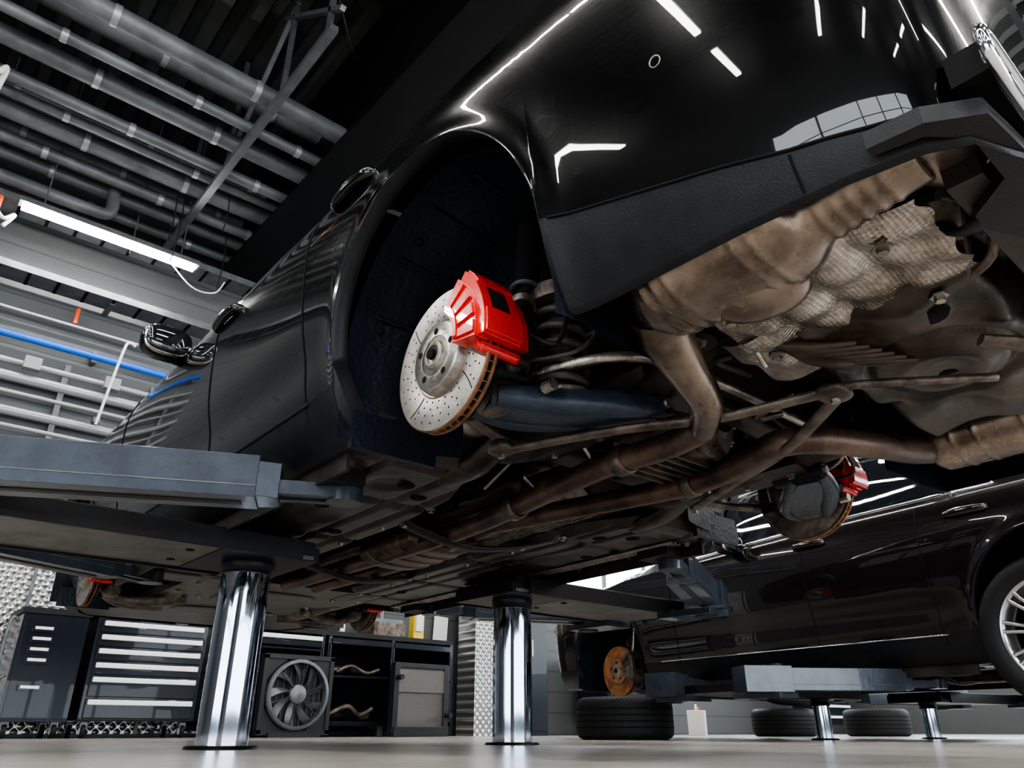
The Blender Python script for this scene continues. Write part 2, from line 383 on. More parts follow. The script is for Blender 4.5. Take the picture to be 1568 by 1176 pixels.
def corner(mb,s,y0,ca=163,disck='disc',calk='red',rear=True):
    c=(.80,y0,0);A=(s,0,0)
    def L(prof,k,seg=64): mb.lathe(prof,(s*.80,y0,0),A,k,seg)
    edge='rustedge'
    L([(.098,-.016),(.172,-.016)],disck);L([(.172,-.016),(.176,-.016),(.178,-.014),(.178,-.008),(.176,-.007),(.165,-.007)],edge)
    L([(.165,.004),(.176,.004),(.178,.006),(.178,.013),(.176,.015),(.1745,.015)],edge);L([(.1745,.015),(.098,.015),(.096,.012),(.090,.012)],disck)
    L([(.168,-.008),(.168,.006)],'hole')
    for i in range(48):
        a=R(i*7.5);mb.box((s*.7995,y0+.171*math.cos(a),.171*math.sin(a)),(.012,.012,.003),edge,rot=(math.degrees(a),0,0))
    L([(.100,.0154),(.0985,.0154)],edge)
    L([(.092,.012),(.088,.026),(.084,.032),(.080,.034),(.036,.034),(.034,.042),(.031,.044),(.022,.044),(.020,.038),(.0001,.038)],'hub')
    L([(.084,.0325),(.080,.0350),(.050,.0352)],disck)
    for i in range(5):
        a=R(i*72+20);mb.lathe([(.0085,.0356),(.0001,.0356)],(s*.80,y0+.062*math.cos(a),.062*math.sin(a)),A,'hole',16,False)
        a=R(i*72+56);mb.lathe([(.008,.0355),(.0095,.036),(.008,.0365)],(s*.80,y0+.060*math.cos(a),.060*math.sin(a)),A,'hub',12,False)
    L([(.014,.042),(.014,.050),(.0001,.050)],'hole',12)
    for i in range(28):
        if i%7==3:
            p=[]
            a=R(i*360/28)
            for rr,da in((.104,0),(.120,.03),(.140,.07),(.166,.13)):
                p.append((s*.8150,y0+rr*math.cos(a+da),rr*math.sin(a+da)))
            mb.tube(p,.0014,'hole',6,3)
            continue
        for j,rr in enumerate((.108,.124,.140,.157)):
            a=R(i*360/28+j*4.5+(0 if j%2 else 3));mb.lathe([(.0026,.0153),(.0001,.0153)],(s*.80,y0+rr*math.cos(a),rr*math.sin(a)),A,'hole',8,False)
    L([(.07,-.03),(.16,-.03),(.172,-.022)],'cast',40)
    # sliding caliper: outer claw, bridge, piston housing, ribs and guide pins
    sector(mb,c,s,.100,.182,ca-30,ca+30,.022,.060,calk)
    sector(mb,c,s,.176,.205,ca-29,ca+29,-.05,.054,calk)
    sector(mb,c,s,.105,.19,ca-28,ca+28,-.085,-.022,calk)
    for a0,a1 in((-27,-17),(-12,-2),(3,13),(18,27)): sector(mb,c,s,.108,.180,ca+a0,ca+a1,.058,.066,calk)
    sector(mb,c,s,.112,.124,ca-26,ca+26,.058,.069,calk)
    for a0,a1 in((-27,-12),(12,27)): sector(mb,c,s,.203,.211,ca+a0,ca+a1,-.05,.05,calk)
    sector(mb,c,s,.2045,.2065,ca-9,ca+9,-.02,.03,'hole')
    for da in(-34,34):
        a=R(ca+da);p=(s*.80,y0+.168*math.cos(a),.168*math.sin(a))
        mb.lathe([(.013,-.09),(.013,.030),(.009,.035),(.009,.043),(.0001,.043)],p,A,calk,14)
        mb.lathe([(.016,-.10),(.016,-.07)],p,A,'rubber',14)
    mb.sell((s*.72,y0-.01,.0),(.11,.20,.20),'cast',.8)
    mb.sell((s*.70,y0-.05,-.08),(.09,.14,.10),'cast',.8)
    mb.sell((s*.70,y0+.02,.10),(.07,.10,.14),'cast',.8)
    for dy,dz in((-.11,-.05),(.08,-.07),(.03,.15),(-.07,.10)):
        mb.cyl((s*.66,y0+dy,dz),(s*.755,y0+dy,dz),.022,'rubber',seg=14)
        mb.cyl((s*.755,y0+dy,dz),(s*.77,y0+dy,dz),.012,'hub',seg=6)
    if rear:
        pts=[(.74,-.03),(.66,-.09),(.50,-.17),(.36,-.21),(.35,-.15),(.48,-.04),(.62,.03),(.72,.04)]
        mb.prism([(s*a,y0+b-.06) for a,b in (pts if s>0 else pts[::-1])],-.125,-.10,'armb')
        mb.tube([(s*.73,y0-.10,-.105),(s*.62,y0-.165,-.112),(s*.50,y0-.235,-.108),(s*.37,y0-.275,-.095)],[.022,.028,.028,.02],'armb',12,6,1.2)
        mb.tube([(s*.73,y0-.01,-.105),(s*.62,y0-.02,-.112),(s*.50,y0-.09,-.108),(s*.36,y0-.20,-.095)],.02,'armb',12,6,1.2)
        mb.cyl((s*.37,y0-.29,-.09),(s*.37,y0-.13,-.09),.022,'rubber',seg=16);mb.cyl((s*.37,y0-.30,-.09),(s*.37,y0-.28,-.09),.012,'hub',seg=6)
        mb.cyl((s*.665,y0-.215,-.10),(s*.665,y0-.185,-.10),.014,'hub',seg=8)
        pts=[];N=6
        for i in range(N*14+1):
            a=2*math.pi*i/14;pts.append((s*(.56+.058*math.cos(a)),y0-.14+.058*math.sin(a),-.085+.27*i/(N*14)))
        mb.tube(pts,.0095,'gaiter',8,2)
        mb.cyl((s*.56,y0-.14,-.10),(s*.56,y0-.14,-.075),.07,'cast');mb.cyl((s*.56,y0-.14,-.075),(s*.56,y0-.14,.2),.03,'gaiter')
        for i in range(8): mb.lathe([(.03,0),(.046,.010),(.03,.020)],(s*.56,y0-.14,-.05+i*.026),(0,0,1),'gaiter',20)
        mb.cyl((s*.56,y0-.14,.17),(s*.56,y0-.14,.21),.075,'cast')
        mb.cyl((s*.70,y0-.13,-.04),(s*.64,y0-.10,.20),.026,'strut');mb.cyl((s*.64,y0-.10,.20),(s*.60,y0-.08,.42),.034,'strut')
        mb.cyl((s*.70,y0-.13,-.04),(s*.693,y0-.127,.0),.030,'steel')
        mb.cyl((s*.652,y0-.106,.15),(s*.648,y0-.104,.17),.033,'hub')
        mb.cyl((s*.640,y0-.100,.20),(s*.638,y0-.099,.21),.040,'steel')
        mb.cyl((s*.715,y0-.16,-.035),(s*.715,y0-.09,-.035),.022,'cast',seg=14)
    else:
        mb.cyl((s*.70,y0-.02,-.02),(s*.62,y0-.02,.40),.03,'strut')
        mb.tube([(s*.72,y0,-.10),(s*.55,y0-.02,-.13),(s*.34,y0-.10,-.10)],[.03,.03,.03],'cast',12)
        mb.tube([(s*.72,y0,-.10),(s*.60,y0+.10,-.13),(s*.36,y0+.28,-.10)],[.028,.024,.03],'cast',12)
        mb.tube([(s*.68,y0+.03,.20),(s*.6,y0+.05,.26),(s*.5,y0+.1,.28)],[.02,.03,.02],'cast',12)
    mb.tube([(s*.70,y0+.10,-.06),(s*.50,y0+.16,-.07),(s*.34,y0+.20,-.05)],.016,'cast',10)
    mb.tube([(s*.70,y0+.05,.14),(s*.52,y0+.10,.15),(s*.36,y0+.12,.12)],.018,'cast',10)
    mb.tube([(s*.70,y0-.09,.10),(s*.50,y0-.06,.12),(s*.36,y0-.04,.10)],.018,'cast',10)
    mb.cyl((s*.70,y0,0),(s*.15,y0,.01),.018,'hub')
    for i in range(5): mb.lathe([(.032+.004*i,0),(.046+.003*i,.008),(.034+.004*i,.016)],(s*(.64+.016*i),y0,0),A,'gaiter',24)
    mb.tube([(s*.70,y0-.16,.04),(s*.66,y0-.22,.0),(s*.60,y0-.20,.10),(s*.52,y0-.10,.16)],.006,'rubber',8)
    mb.tube([(s*.68,y0-.14,-.02),(s*.64,y0-.26,-.03),(s*.55,y0-.24,.06),(s*.5,y0-.05,.10)],.005,'gaiter',8)
def wheel(mb,c,A,rimk='rim',r=.345,w=.25,rim=True):
    h=w/2
    mb.lathe([(r*.70,-h*.86),(r*.74,-h),(r*.86,-h*1.04),(r*.95,-h*.93),(r*.985,-h*.80),(r,-h*.6),(r,h*.6),(r*.985,h*.80),(r*.95,h*.93),(r*.86,h*1.04),(r*.74,h),(r*.70,h*.86)],c,A,'tyre',56)
    for a in(-.45,-.15,.15,.45): mb.lathe([(r+.001,h*(a-.03)),(r+.001,h*(a+.03))],c,A,'hole',56)
    Av=Vector(A).normalized();U=Av.orthogonal().normalized();V=Av.cross(U);c=Vector(c)
    for i in range(60):
        a=2*math.pi*i/60
        for s in(-1,1):
            d=U*math.cos(a)+V*math.sin(a);t=V*math.cos(a)-U*math.sin(a)
            p=c+d*(r*.992)+Av*(s*h*.72)
            q=[p+t*x+Av*y*s+d*z for x,y,z in((-.003,-.02,.003),(.003,-.02,.003),(.005,.025,-.010),(-.001,.025,-.010))]
            mb.add(q,[(0,1,2,3)],'hole')
    if rim:
        R0=r*.72
        mb.lathe([(R0-.02,-h*.8),(R0,-h*.86),(R0-.03,-h*.6),(R0-.035,h*.5),(R0-.01,h*.80),(R0,h*.90),(R0-.008,h*.92),(R0-.02,h*.80)],c,A,rimk,56)
        mb.lathe([(.07,h*.45),(.065,h*.55),(.03,h*.6),(.0001,h*.6)],c,A,rimk,32)
        for i in range(10):
            for off in(-.09,.09):
                a=2*math.pi*i/10+off;a2=2*math.pi*i/10+off*.6
                p0=c+(U*math.cos(a2)+V*math.sin(a2))*.05+Av*h*.48;p1=c+(U*math.cos(a)+V*math.sin(a))*(R0-.015)+Av*h*.78
                mb.tube([p0,(p0+p1)/2+Av*.004,p1],[.012,.009,.012],rimk,8,3)
        mb.lathe([(.16,-.02),(.0001,-.02)],c,A,'disc',40)
def underbody():
    mb=MB();rn=random.Random(7)
    mb.box((0,1.55,.10),(1.62,2.2,.03),'pan');mb.box((0,.0,.22),(1.02,.95,.03),'pan');mb.box((0,WB,.22),(1.02,.95,.03),'pan')
    mb.box((0,-.78,.16),(1.62,.64,.03),'pan');mb.box((0,3.62,.05),(1.3,.5,.03),'pan')
    def bolt(x,y,z,r=.010):
        mb.lathe([(.0001,-.010),(r,-.010),(r,0),(r*1.7,0),(r*1.7,.003)],(x,y,z),(0,0,1),'hub',6,False)
    for s in(-1,1):
        def tr(u,v):
            y=.40+2.15*v
            xi=float(np.interp(y,[.40,.62,1.0,2.5,2.6],[.40,.30,.25,.25,.40]));xo=.80
            x=xi+(xo-xi)*u
            e=min(u,1-u)/.06;e=min(1,e);ev=min(1,min(v,1-v)/.02)
            z=-.070-.035*e*ev
            for ym in(.78,1.30,1.82,2.30): z+=.020*math.exp(-((y-ym)/.02)**2)*e
            for xm in(.36,.46,.68): z+=.016*math.exp(-((x-xm)/.012)**2)*e*ev
            z+=.014*math.exp(-((math.hypot(x-.57,(y-1.05)*.8))/.075)**6)+.014*math.exp(-((math.hypot(x-.57,(y-1.56)*.8))/.075)**6)
            z+=.012*math.exp(-((math.hypot((x-.57),(y-.60)))/.06)**6)
            return (s*x,y,z)
        mb.grid(tr,90,190,'tray')
        for y,x in((.58,.52),(.66,.42),(.92,.62),(1.2,.42),(1.7,.6),(2.1,.46)):
            mb.lathe([(.0001,-.1085),(.024,-.1085),(.029,-.103)],(s*x,y,0),(0,0,1),'hole',20)
        for y in np.arange(.5,2.6,.3): bolt(s*.755,y,-.105);bolt(s*.31,y+.25,-.104)
        mb.box((s*.79,1.5,-.125),(.012,2.1,.05),'pan')
        mb.box((s*.735,.62,-.125),(.11,.15,.045),'rubber');mb.box((s*.735,2.36,-.125),(.11,.15,.045),'rubber')
        mb.box((s*.60,.40,-.04),(.34,.10,.10),'pan',rot=(25,0,0))
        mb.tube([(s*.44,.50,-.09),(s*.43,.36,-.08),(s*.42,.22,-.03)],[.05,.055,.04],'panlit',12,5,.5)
    def tun(u,v):
        y=.35+u*2.2;a=math.pi*v;return (.25*math.cos(a)*1.0,y,-.085+.14*math.sin(a)+.004*math.sin(y*14)*math.sin(a*3))
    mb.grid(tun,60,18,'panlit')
    def tun2(u,v):
        y=.5+u*.9;a=math.pi*v;return (.235*math.cos(a)*1.0,y,-.085+.13*math.sin(a)+.004*math.sin(y*40))
    mb.grid(tun2,60,18,'shield')
    mb.cyl((0,.3,.0),(0,2.5,.0),.035,'exh')
    for y in(.95,1.75):
        mb.tube([(-.30,y,-.09),(-.24,y,-.115),(0,y,-.15),(.24,y,-.115),(.30,y,-.09)],.035,'pan',10,5,.3);bolt(-.28,y,-.108);bolt(.28,y,-.108)
    for s in(-1,1):
        mb.tube([(s*.42,.46,.0),(s*.36,.25,-.04),(s*.33,0,-.05),(s*.36,-.28,-.03),(s*.45,-.44,.02)],[.04,.045,.045,.045,.04],'pan',14)
        mb.cyl((s*.42,.46,-.03),(s*.42,.46,.06),.05,'rubber');mb.cyl((s*.45,-.44,-.02),(s*.45,-.44,.08),.05,'rubber')
        bolt(s*.42,.46,-.03,.018);bolt(s*.45,-.44,-.02,.018)
        mb.box((s*.34,-.03,-.03),(.09,.44,.12),'pan',rot=(0,s*12,0))
        for y in(-.2,-.05,.12): bolt(s*.34,y,-.092)
    mb.tube([(-.36,.22,-.03),(0,.24,-.02),(.36,.22,-.03)],.035,'pan');mb.tube([(-.36,-.24,-.03),(0,-.26,-.01),(.36,-.24,-.03)],.035,'pan')
    mb.loft([(-.20,0,.02,.05,.05),(-.17,0,.02,.11,.11),(.10,0,.02,.12,.11),(.18,0,.0,.06,.06),(.40,0,0,.045,.045)],'cast',.85,beads=(-.15,-.05,.02,.09))
    for i in range(6): mb.box((0,-.1+i*.035,-.088),(.18,.008,.03),'cast')
    for i in range(8): bolt(.11*math.cos(i*.785),-.17,.02+.09*math.sin(i*.785),.008)
    mb.tube([(-.62,-.10,-.02),(-.52,-.28,-.01),(-.30,-.33,0),(.30,-.33,0),(.52,-.28,-.01),(.62,-.10,-.02)],.013,'hub',10)
    mb.tube([(-.55,.12,-.135),(-.43,-.19,-.14),(-.31,-.38,-.14),(-.24,-.60,-.135)],.018,'cast',10,6,.55)
    mb.tube([(-.20,-.62,-.135),(-.01,-.38,-.145),(.12,-.14,-.145),(.26,.10,-.14)],.018,'cast',10,6,.55)
    mb.tube([(-.24,-.60,-.135),(-.22,-.66,-.13),(-.08,-.80,-.125),(.0,-.87,-.12)],.010,'cast',8)
    mb.sell((-.22,-.62,-.135),(.09,.07,.03),'cast',.8);mb.sell((-.55,.10,-.13),(.07,.07,.04),'cast',.8)
    bolt(-.22,-.62,-.148);bolt(-.55,.10,-.148);bolt(.26,.10,-.148)
    def well(u,v):
        x=-.50+1.06*u;y=-1.06+.56*v
        ex=min(u,1-u)/.16;ey=min(v,1-v)/.2;e=min(1,ex,ey)
        e=e*e*(3-2*e)
        z=.13-.20*e
        r=math.hypot(x+.02,(y+.78)*1.15)
        z+=.022*math.exp(-((r-.17)/.016)**2)-.016*math.exp(-((r-.09)/.03)**2)
        z+=.014*math.sin(math.atan2(y+.78,x+.02)*9)*e*(1 if r>.19 else 0)*min(1,(r-.19)/.05)
        return (x,y,z)
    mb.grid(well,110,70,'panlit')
    mb.lathe([(.0001,-.006),(.03,-.006),(.036,.004)],(-.28,-.86,-.072),(0,0,1),'hole',20)
    mb.lathe([(.0001,-.004),(.02,-.004),(.025,.004)],(.02,-.78,-.068),(0,0,1),'hole',20)
    for k in range(6):
        mb.tube([(-.40+k*.035,-.575-.012*k,-.055),(-.36+k*.035,-.64-.012*k,-.078),(-.30+k*.035,-.72-.01*k,-.080)],[.009,.011,.005],'panlit',8)
    mb.box((0,-1.055,-.03),(1.3,.05,.10),'pan')
    mb.tube([(-.16,-.90,-.10),(-.10,-.96,-.115),(-.02,-.985,-.11)],[.018,.022,.016],'cast',10,6,.6)
    # left silencer: pressed can with beads, necking down to the tail pipe
    mb.loft([(-.485,-.65,-.035,.05,.045),(-.50,-.655,-.03,.075,.065),(-.53,-.675,-.025,.105,.08),(-.60,-.69,-.025,.115,.088),(-.79,-.695,-.025,.115,.088),(-.83,-.69,-.02,.10,.075),(-.85,-.68,-.02,.062,.055),(-.99,-.68,-.01,.055,.050),(-1.02,-.68,-.01,.05,.05)],'muff',.8,56,beads=(-.555,-.585,-.615,-.75,-.78,-.87,-.895,-.92,-.945,-.97),bh=.0035,bw=.007)
    mb.sell((-.625,-.70,-.055),(.16,.20,.14),'muff',.85,rot=(0,10,10),nu=40,nv=20)
    mb.loft([(-1.0,-.69,.01,.10,.04),(-1.015,-.69,.01,.12,.055),(-1.075,-.69,.01,.12,.055),(-1.09,-.69,.01,.10,.04)],'muff',.5,40)
    mb.tube([(-.65,-.50,-.04),(-.60,-.475,-.065),(-.51,-.45,-.10),(-.39,-.41,-.13),(-.29,-.33,-.14)],[.062,.056,.045,.038,.036],'muff',20)
    mb.tube([(-.56,-.62,.0),(-.50,-.60,.02),(-.46,-.58,.08)],.010,'hub',8)
    mb.loft([(-.50,.60,-.02,.05,.045),(-.53,.61,-.02,.10,.08),(-.60,.62,-.01,.12,.085),(-.86,.62,-.01,.12,.085),(-.90,.62,-.01,.10,.07),(-.92,.64,-.01,.055,.05),(-1.08,.67,-.005,.05,.048)],'muff',.8,44,beads=(-.60,-.66,-.78,-.84),bh=.0035,bw=.007)
    mb.tube([(.60,-.52,-.03),(.46,-.51,-.07),(.28,-.50,-.10),(.08,-.44,-.115),(0,-.36,-.12),(.06,-.22,-.12),(.11,-.02,-.115),(.09,.2,-.11),(.03,.5,-.105),(-.02,.75,-.10)],[.05,.04,.036,.036,.036,.036,.036,.034,.034,.034],'exh',18)
    for s in(-1,1): mb.tube([(s*.80,-.8,.02),(s*.76,-.93,-.03),(s*.66,-.97,-.04)],.009,'hub',8)
    mb.tube([(-.29,-.33,-.14),(-.255,-.2,-.14),(-.255,0,-.135),(-.19,.30,-.125),(-.13,.60,-.12),(-.09,.9,-.115),(-.08,1.4,-.11),(-.08,2.3,-.10)],[.036,.034,.034,.033,.033,.033,.033,.033],'exh',18)
    mb.tube([(-.02,.75,-.10),(.02,1.0,-.10),(.08,1.5,-.10),(.08,2.3,-.09)],.033,'exh',18)
    for p in((-.255,-.05,-.137),(-.15,.5,-.122),(.11,.0,-.115)): mb.lathe([(.036,-.02),(.042,-.018),(.042,.018),(.036,.02)],p,(.1,1,0),'cast',20)
    for x,y in((-.34,.06),(-.20,.42),(.20,.05),(.18,-.40),(-.46,-.56)):
        mb.tube([(x,y,.05),(x,y,-.03),(x+.05,y,-.07),(x+.08,y,-.10)],.006,'hub',8);mb.sell((x,y,-.01),(.04,.03,.07),'rubber',.7)
    mb.loft([(1.08,0,-.09,.06,.035),(1.12,0,-.09,.15,.05),(1.48,0,-.09,.16,.055),(1.52,0,-.09,.06,.035)],'exh',.8,32,beads=(1.2,1.3,1.4))
    # pressed, embossed heat shields
    def sh(u,v):
        x=-.59+.29*u+.012*math.sin(v*7);y=-.55-.43*v
        z=-.050-.065*u*(1-u)+.05*max(0,v-.75)
        z+=.015*math.exp(-((v-.25)/.05)**2)+.015*math.exp(-((v-.48)/.05)**2)+.015*math.exp(-((v-.72)/.05)**2)
        z+=.008*math.sin(u*8+v*5)+.004*math.sin(u*19-v*14)
        y+=.006*math.sin(u*23)*(v>.98)
        return (x-.04*v,y,z)
    mb.grid(sh,60,70,'shield')
    def sh4(u,v):
        x=-.46+.24*u;y=-.50-.14*v
        return (x,y,-.055+.008*math.sin(u*12)*math.sin(v*6+1)-.02*math.sin(v*3.1))
    mb.grid(sh4,40,30,'shield')
    for p in((-.56,-.60),(-.36,-.58),(-.57,-.90),(-.34,-.90)): bolt(p[0],p[1],-.075,.010)
    def sh2(u,v): return (-.84+.34*u,-.52-.5*v,.10-.02*math.sin(u*9)*math.sin(v*12))
    mb.grid(sh2,20,30,'shield')
    def sh3(u,v): return (.30+.5*u,-.52-.5*v,.09-.02*math.sin(u*9)*math.sin(v*12))
    mb.grid(sh3,20,30,'shield')
    mb.tube([(-.56,-1.0,-.02),(-.45,-1.03,-.01),(-.35,-1.0,-.04),(-.3,-.9,-.05)],.010,'cast',8)
    mb.box((-.50,-.98,-.02),(.10,.05,.03),'cast',rot=(0,15,20))
    for s in(-1,1):
        P=[(s*.845,-1.0),(s*.835,-1.07),(s*.79,-1.13),(s*.60,-1.145),(0,-1.148),(0,-1.09),(s*.42,-1.09),(s*.53,-1.04),(s*.58,-1.04),(s*.64,-1.10),(s*.76,-1.10),(s*.81,-1.06),(s*.825,-1.0)]
        mb.prism(P[::(-1 if s>0 else 1)],-.098,-.07,'plastic')
        mb.tube([(s*.55,-1.05,-.09),(s*.50,-.99,-.06),(s*.50,-.97,.02)],.018,'plastic',8,4,.4)
    mb.prism([(-.50,2.3),(.50,2.3),(.50,3.5),(.72,3.62),(.60,3.9),(-.60,3.9),(-.72,3.62),(-.50,3.5)],-.10,-.06,'tray')
    mb.sell((0,2.75,-.10),(.5,.5,.03),'tray',.6);mb.sell((0,3.3,-.10),(.6,.3,.03),'tray',.6)
    for s in(-1,1):
        mb.tube([(s*.45,2.75,-.06),(s*.40,3.05,-.09),(s*.42,3.4,-.06)],.045,'cast')
        for y in(2.5,2.9,3.3): bolt(s*.44,y,-.10)
    mb.tube([(-.76,.5,-.09),(-.62,.42,-.02),(-.55,.3,.04),(-.50,.1,.12)],.007,'rubber',8)
    mb.tube([(-.28,.5,-.085),(-.30,.2,.0),(-.30,-.2,.02),(-.4,-.5,.08)],.006,'hub',8)
    for i in range(3): mb.tube([(.66+i*.025,.5,-.112),(.66+i*.025,2.5,-.112)],.006,'hub',8)
    for i in range(18):
        x=rn.uniform(-.55,.5);y=rn.uniform(-.42,.42);z=rn.uniform(-.04,.10)
        mb.tube([(x,y,z),(x+rn.uniform(-.12,.12),y+rn.uniform(-.1,.1),z-.02),(x+rn.uniform(-.2,.2),y+rn.uniform(-.15,.15),z+.03)],rn.choice([.004,.006,.009]),rn.choice(['rubber','cast','gaiter']),8)
    for i in range(16):
        mb.sell((rn.uniform(-.5,.5),rn.uniform(-.4,.4),rn.uniform(.0,.14)),(rn.uniform(.05,.12),rn.uniform(.05,.12),rn.uniform(.03,.08)),rn.choice(['cast','pan','gaiter']),.6,rot=(rn.uniform(-20,20),rn.uniform(-20,20),rn.uniform(0,90)),nu=16,nv=8)
    mb.sell((-.18,.62,-.03),(.14,.3,.1),'pan',.6)
    return mb
_mesh={}
def build_car(loc,rot,paint,rear_wheels,disck,calk,sc=1):
    e=empty('car',loc,rot,sc)
    car_body(paint).done('body_shell',e)
    car_trim(paint).done('body_trim',e)
    if 'lin' not in _mesh:
        _mesh['lin']=car_liners().done('wheel_liners',me_only=True);_mesh['und']=underbody().done('underbody',me_only=True)
    obj('wheel_liners',_mesh['lin'],e);obj('underbody',_mesh['und'],e)
    for nm,y,rr,ca in(('rear',0,True,160),('front',WB,False,170)):
        for s in(-1,1):
            mb=MB()
            if rr and rear_wheels:
                corner(mb,s,y,ca,'disc',calk,rr);mb.done('suspension_%s_%s'%(nm,'l' if s<0 else 'r'),e,.004)
                mb=MB();wheel(mb,(s*.83,y,0),(s,0,0));mb.done('wheel_%s'%('l' if s<0 else 'r'),e)
            else:
                corner(mb,s,y,ca,disck,calk,rr);mb.done('suspension_%s_%s'%(nm,'l' if s<0 else 'r'),e,.004)
    return e
build_car((0,0,.843),(-.8,0,0),'paint',False,'disc','red')
build_car((3.84,-.30,.50),(.2,0,-7.5),'paint2',True,'rustdisc','cast',1.12)
# ------------------------------------------------------------------ LIFTS
def build_lift(loc,rotz,top,pr,sp=.655,reach=1.0):
    e=empty('vehicle_lift',loc,(0,0,rotz))
    for s in(-1,1):
        mb=MB();px=s*sp
        mb.cyl((px,0,0),(px,0,top-.06),pr,'piston',seg=64)
        mb.lathe([(pr+.002,0.012),(pr+.03,.010),(pr+.035,.001)],(px,0,0),(0,0,1),'liftd',48)
        mb.lathe([(pr,top-.10),(pr+.008,top-.10),(pr+.008,top-.06)],(px,0,0),(0,0,1),'liftd',48)
        mb.done('piston_%s'%('l' if s<0 else 'r'),e)
        mb=MB()
        mb.box((px,0,top-.035),(.36,.42,.05),'liftd')
        mb.prism([(s*(sp-.16),-.21),(s*(sp+1.02),-.25),(s*(sp+1.02),.25),(s*(sp-.16),.21)][::(1 if s>0 else -1)],top-.055,top-.04,'liftg')
        mb.prism([(s*(sp-.16),-.21),(s*(sp+1.02),-.25),(s*(sp+1.02),.25),(s*(sp-.16),.21)][::(1 if s>0 else -1)],top-.04,top+.01,'liftd')
        for yy in(-.24,.24): mb.box((s*(sp+.45),yy,top-.03),(1.1,.012,.07),'liftd')
        for yy in(-.1,.1): mb.cyl((s*(sp+.25),yy,top-.058),(s*(sp+.25),yy,top-.05),.014,'hole',seg=12)
        for sy,tip,piv in((-1,(s*.75,-.88),(s*1.62,-.42)),(1,(s*.76,.82),(s*1.62,.42))):
            P=Vector((*piv,0));T=Vector((*tip,0));d=(T-P).normalized();n=Vector((-d.y,d.x,0));L=(T-P).length
            zc=top+.02
            def bx(a,b,w,z0,z1,k,w2=None):
                w2=w if w2 is None else w2
                q=[P+d*a+n*w/2,P+d*b+n*w2/2,P+d*b-n*w2/2,P+d*a-n*w/2]
                mb.prism([(v.x,v.y) for v in q][::-1],z0,z1,k)
            bx(-.18,L-.24,.17,zc-.065,zc+.055,'lift',.13)
            bx(-.18,L-.24,.174,zc-.034,zc-.031,'steel',.134)
            bx(-.22,.06,.20,zc-.075,zc+.065,'lift')
            bx(L-.26,L-.18,.13,zc-.06,zc+.04,'lift',.10)
            bx(-.1,L-.28,.03,zc-.068,zc-.06,'liftd')
            for o in(-.033,.033):
                q=P+n*o;mb.prism([((q+d*(L-.20)+n*.012).x,(q+d*(L-.20)+n*.012).y),((q+d*(L+.03)+n*.012).x,(q+d*(L+.03)+n*.012).y),((q+d*(L+.03)-n*.012).x,(q+d*(L+.03)-n*.012).y),((q+d*(L-.20)-n*.012).x,(q+d*(L-.20)-n*.012).y)][::-1],zc-.045,zc-.005,'lift')
            bx(L-.20,L-.04,.08,zc-.035,zc-.012,'lift')
            mb.cyl((T.x,T.y,zc-.05),(T.x,T.y,zc-.0),.052,'lift',seg=24)
            mb.cyl((T.x,T.y,zc-.02),(T.x,T.y,zc+.04),.018,'steel',seg=20)
            mb.lathe([(.019,-.0),(.026,.006),(.019,.012),(.026,.018),(.019,.024)],(T.x,T.y,zc),(0,0,1),'liftd',20)
            mb.cyl((T.x,T.y,zc+.035),(T.x,T.y,zc+.06),.045,'rubber',seg=24)
            mb.cyl((P.x,P.y,top-.09),(P.x,P.y,top+.10),.06,'liftd')
            mb.prism([(P.x-.10,P.y+(.24*-sy)),(P.x+.10,P.y+(.24*-sy)),(P.x+.08,P.y+.08*sy),(P.x-.08,P.y+.08*sy)][::(1 if sy>0 else -1)],top-.085,top-.055,'lift')
        mb.done('carriage_%s'%('l' if s<0 else 'r'),e,.006)
    return e
build_lift((.05,1.50,0),0,.68,.0875)
build_lift((4.14,1.42,0),-7.5,.31,.055,.66)
build_lift((9.3,.6,0),0,.40,.07,.66)
# ------------------------------------------------------------------ ROOM
X0,X1,Y0,Y1,H=-9,14,-9,6.62,6.3
mb=MB();mb.box(((X0+X1)/2,(Y0+Y1)/2,-.05),(X1-X0+.4,Y1-Y0+.4,.1),'floor');mb.done('floor')
mb=MB()
vs=[];fs=[];p=.28;x=X0
prof=[]
while x<X1: prof+=[(x,H),(x+.10,H),(x+.14,H+.12),(x+.24,H+.12)];x+=p
for a,b in prof: vs+=[(a,Y0,b),(a,Y1,b)]
for i in range(len(prof)-1): fs.append((2*i,2*i+1,2*i+3,2*i+2))
mb.add(vs,fs,'deck');mb.box(((X0+X1)/2,(Y0+Y1)/2,H+.2),(X1-X0,Y1-Y0,.05),'dark');mb.done('ceiling')
def wall(name,boxes,k):
    mb=MB()
    for c,d in boxes: mb.box(c,d,k)
    return mb.done(name)
wall('wall_back',[(((X0+X1)/2,Y1+.1,H/2+.1),(X1-X0,.2,H+.2))],'clad')
wall('wall_left',[((X0-.1,(Y0+Y1)/2,H/2+.1),(.2,Y1-Y0,H+.2))],'wall')
wall('wall_right',[((X1+.1,(Y0+Y1)/2,H/2+.1),(.2,Y1-Y0,H+.2))],'wall')
wall('wall_rear',[(((X0+X1)/2,Y0-.1,H/2+.1),(X1-X0,.2,H+.2))],'wall')
wn=[1]
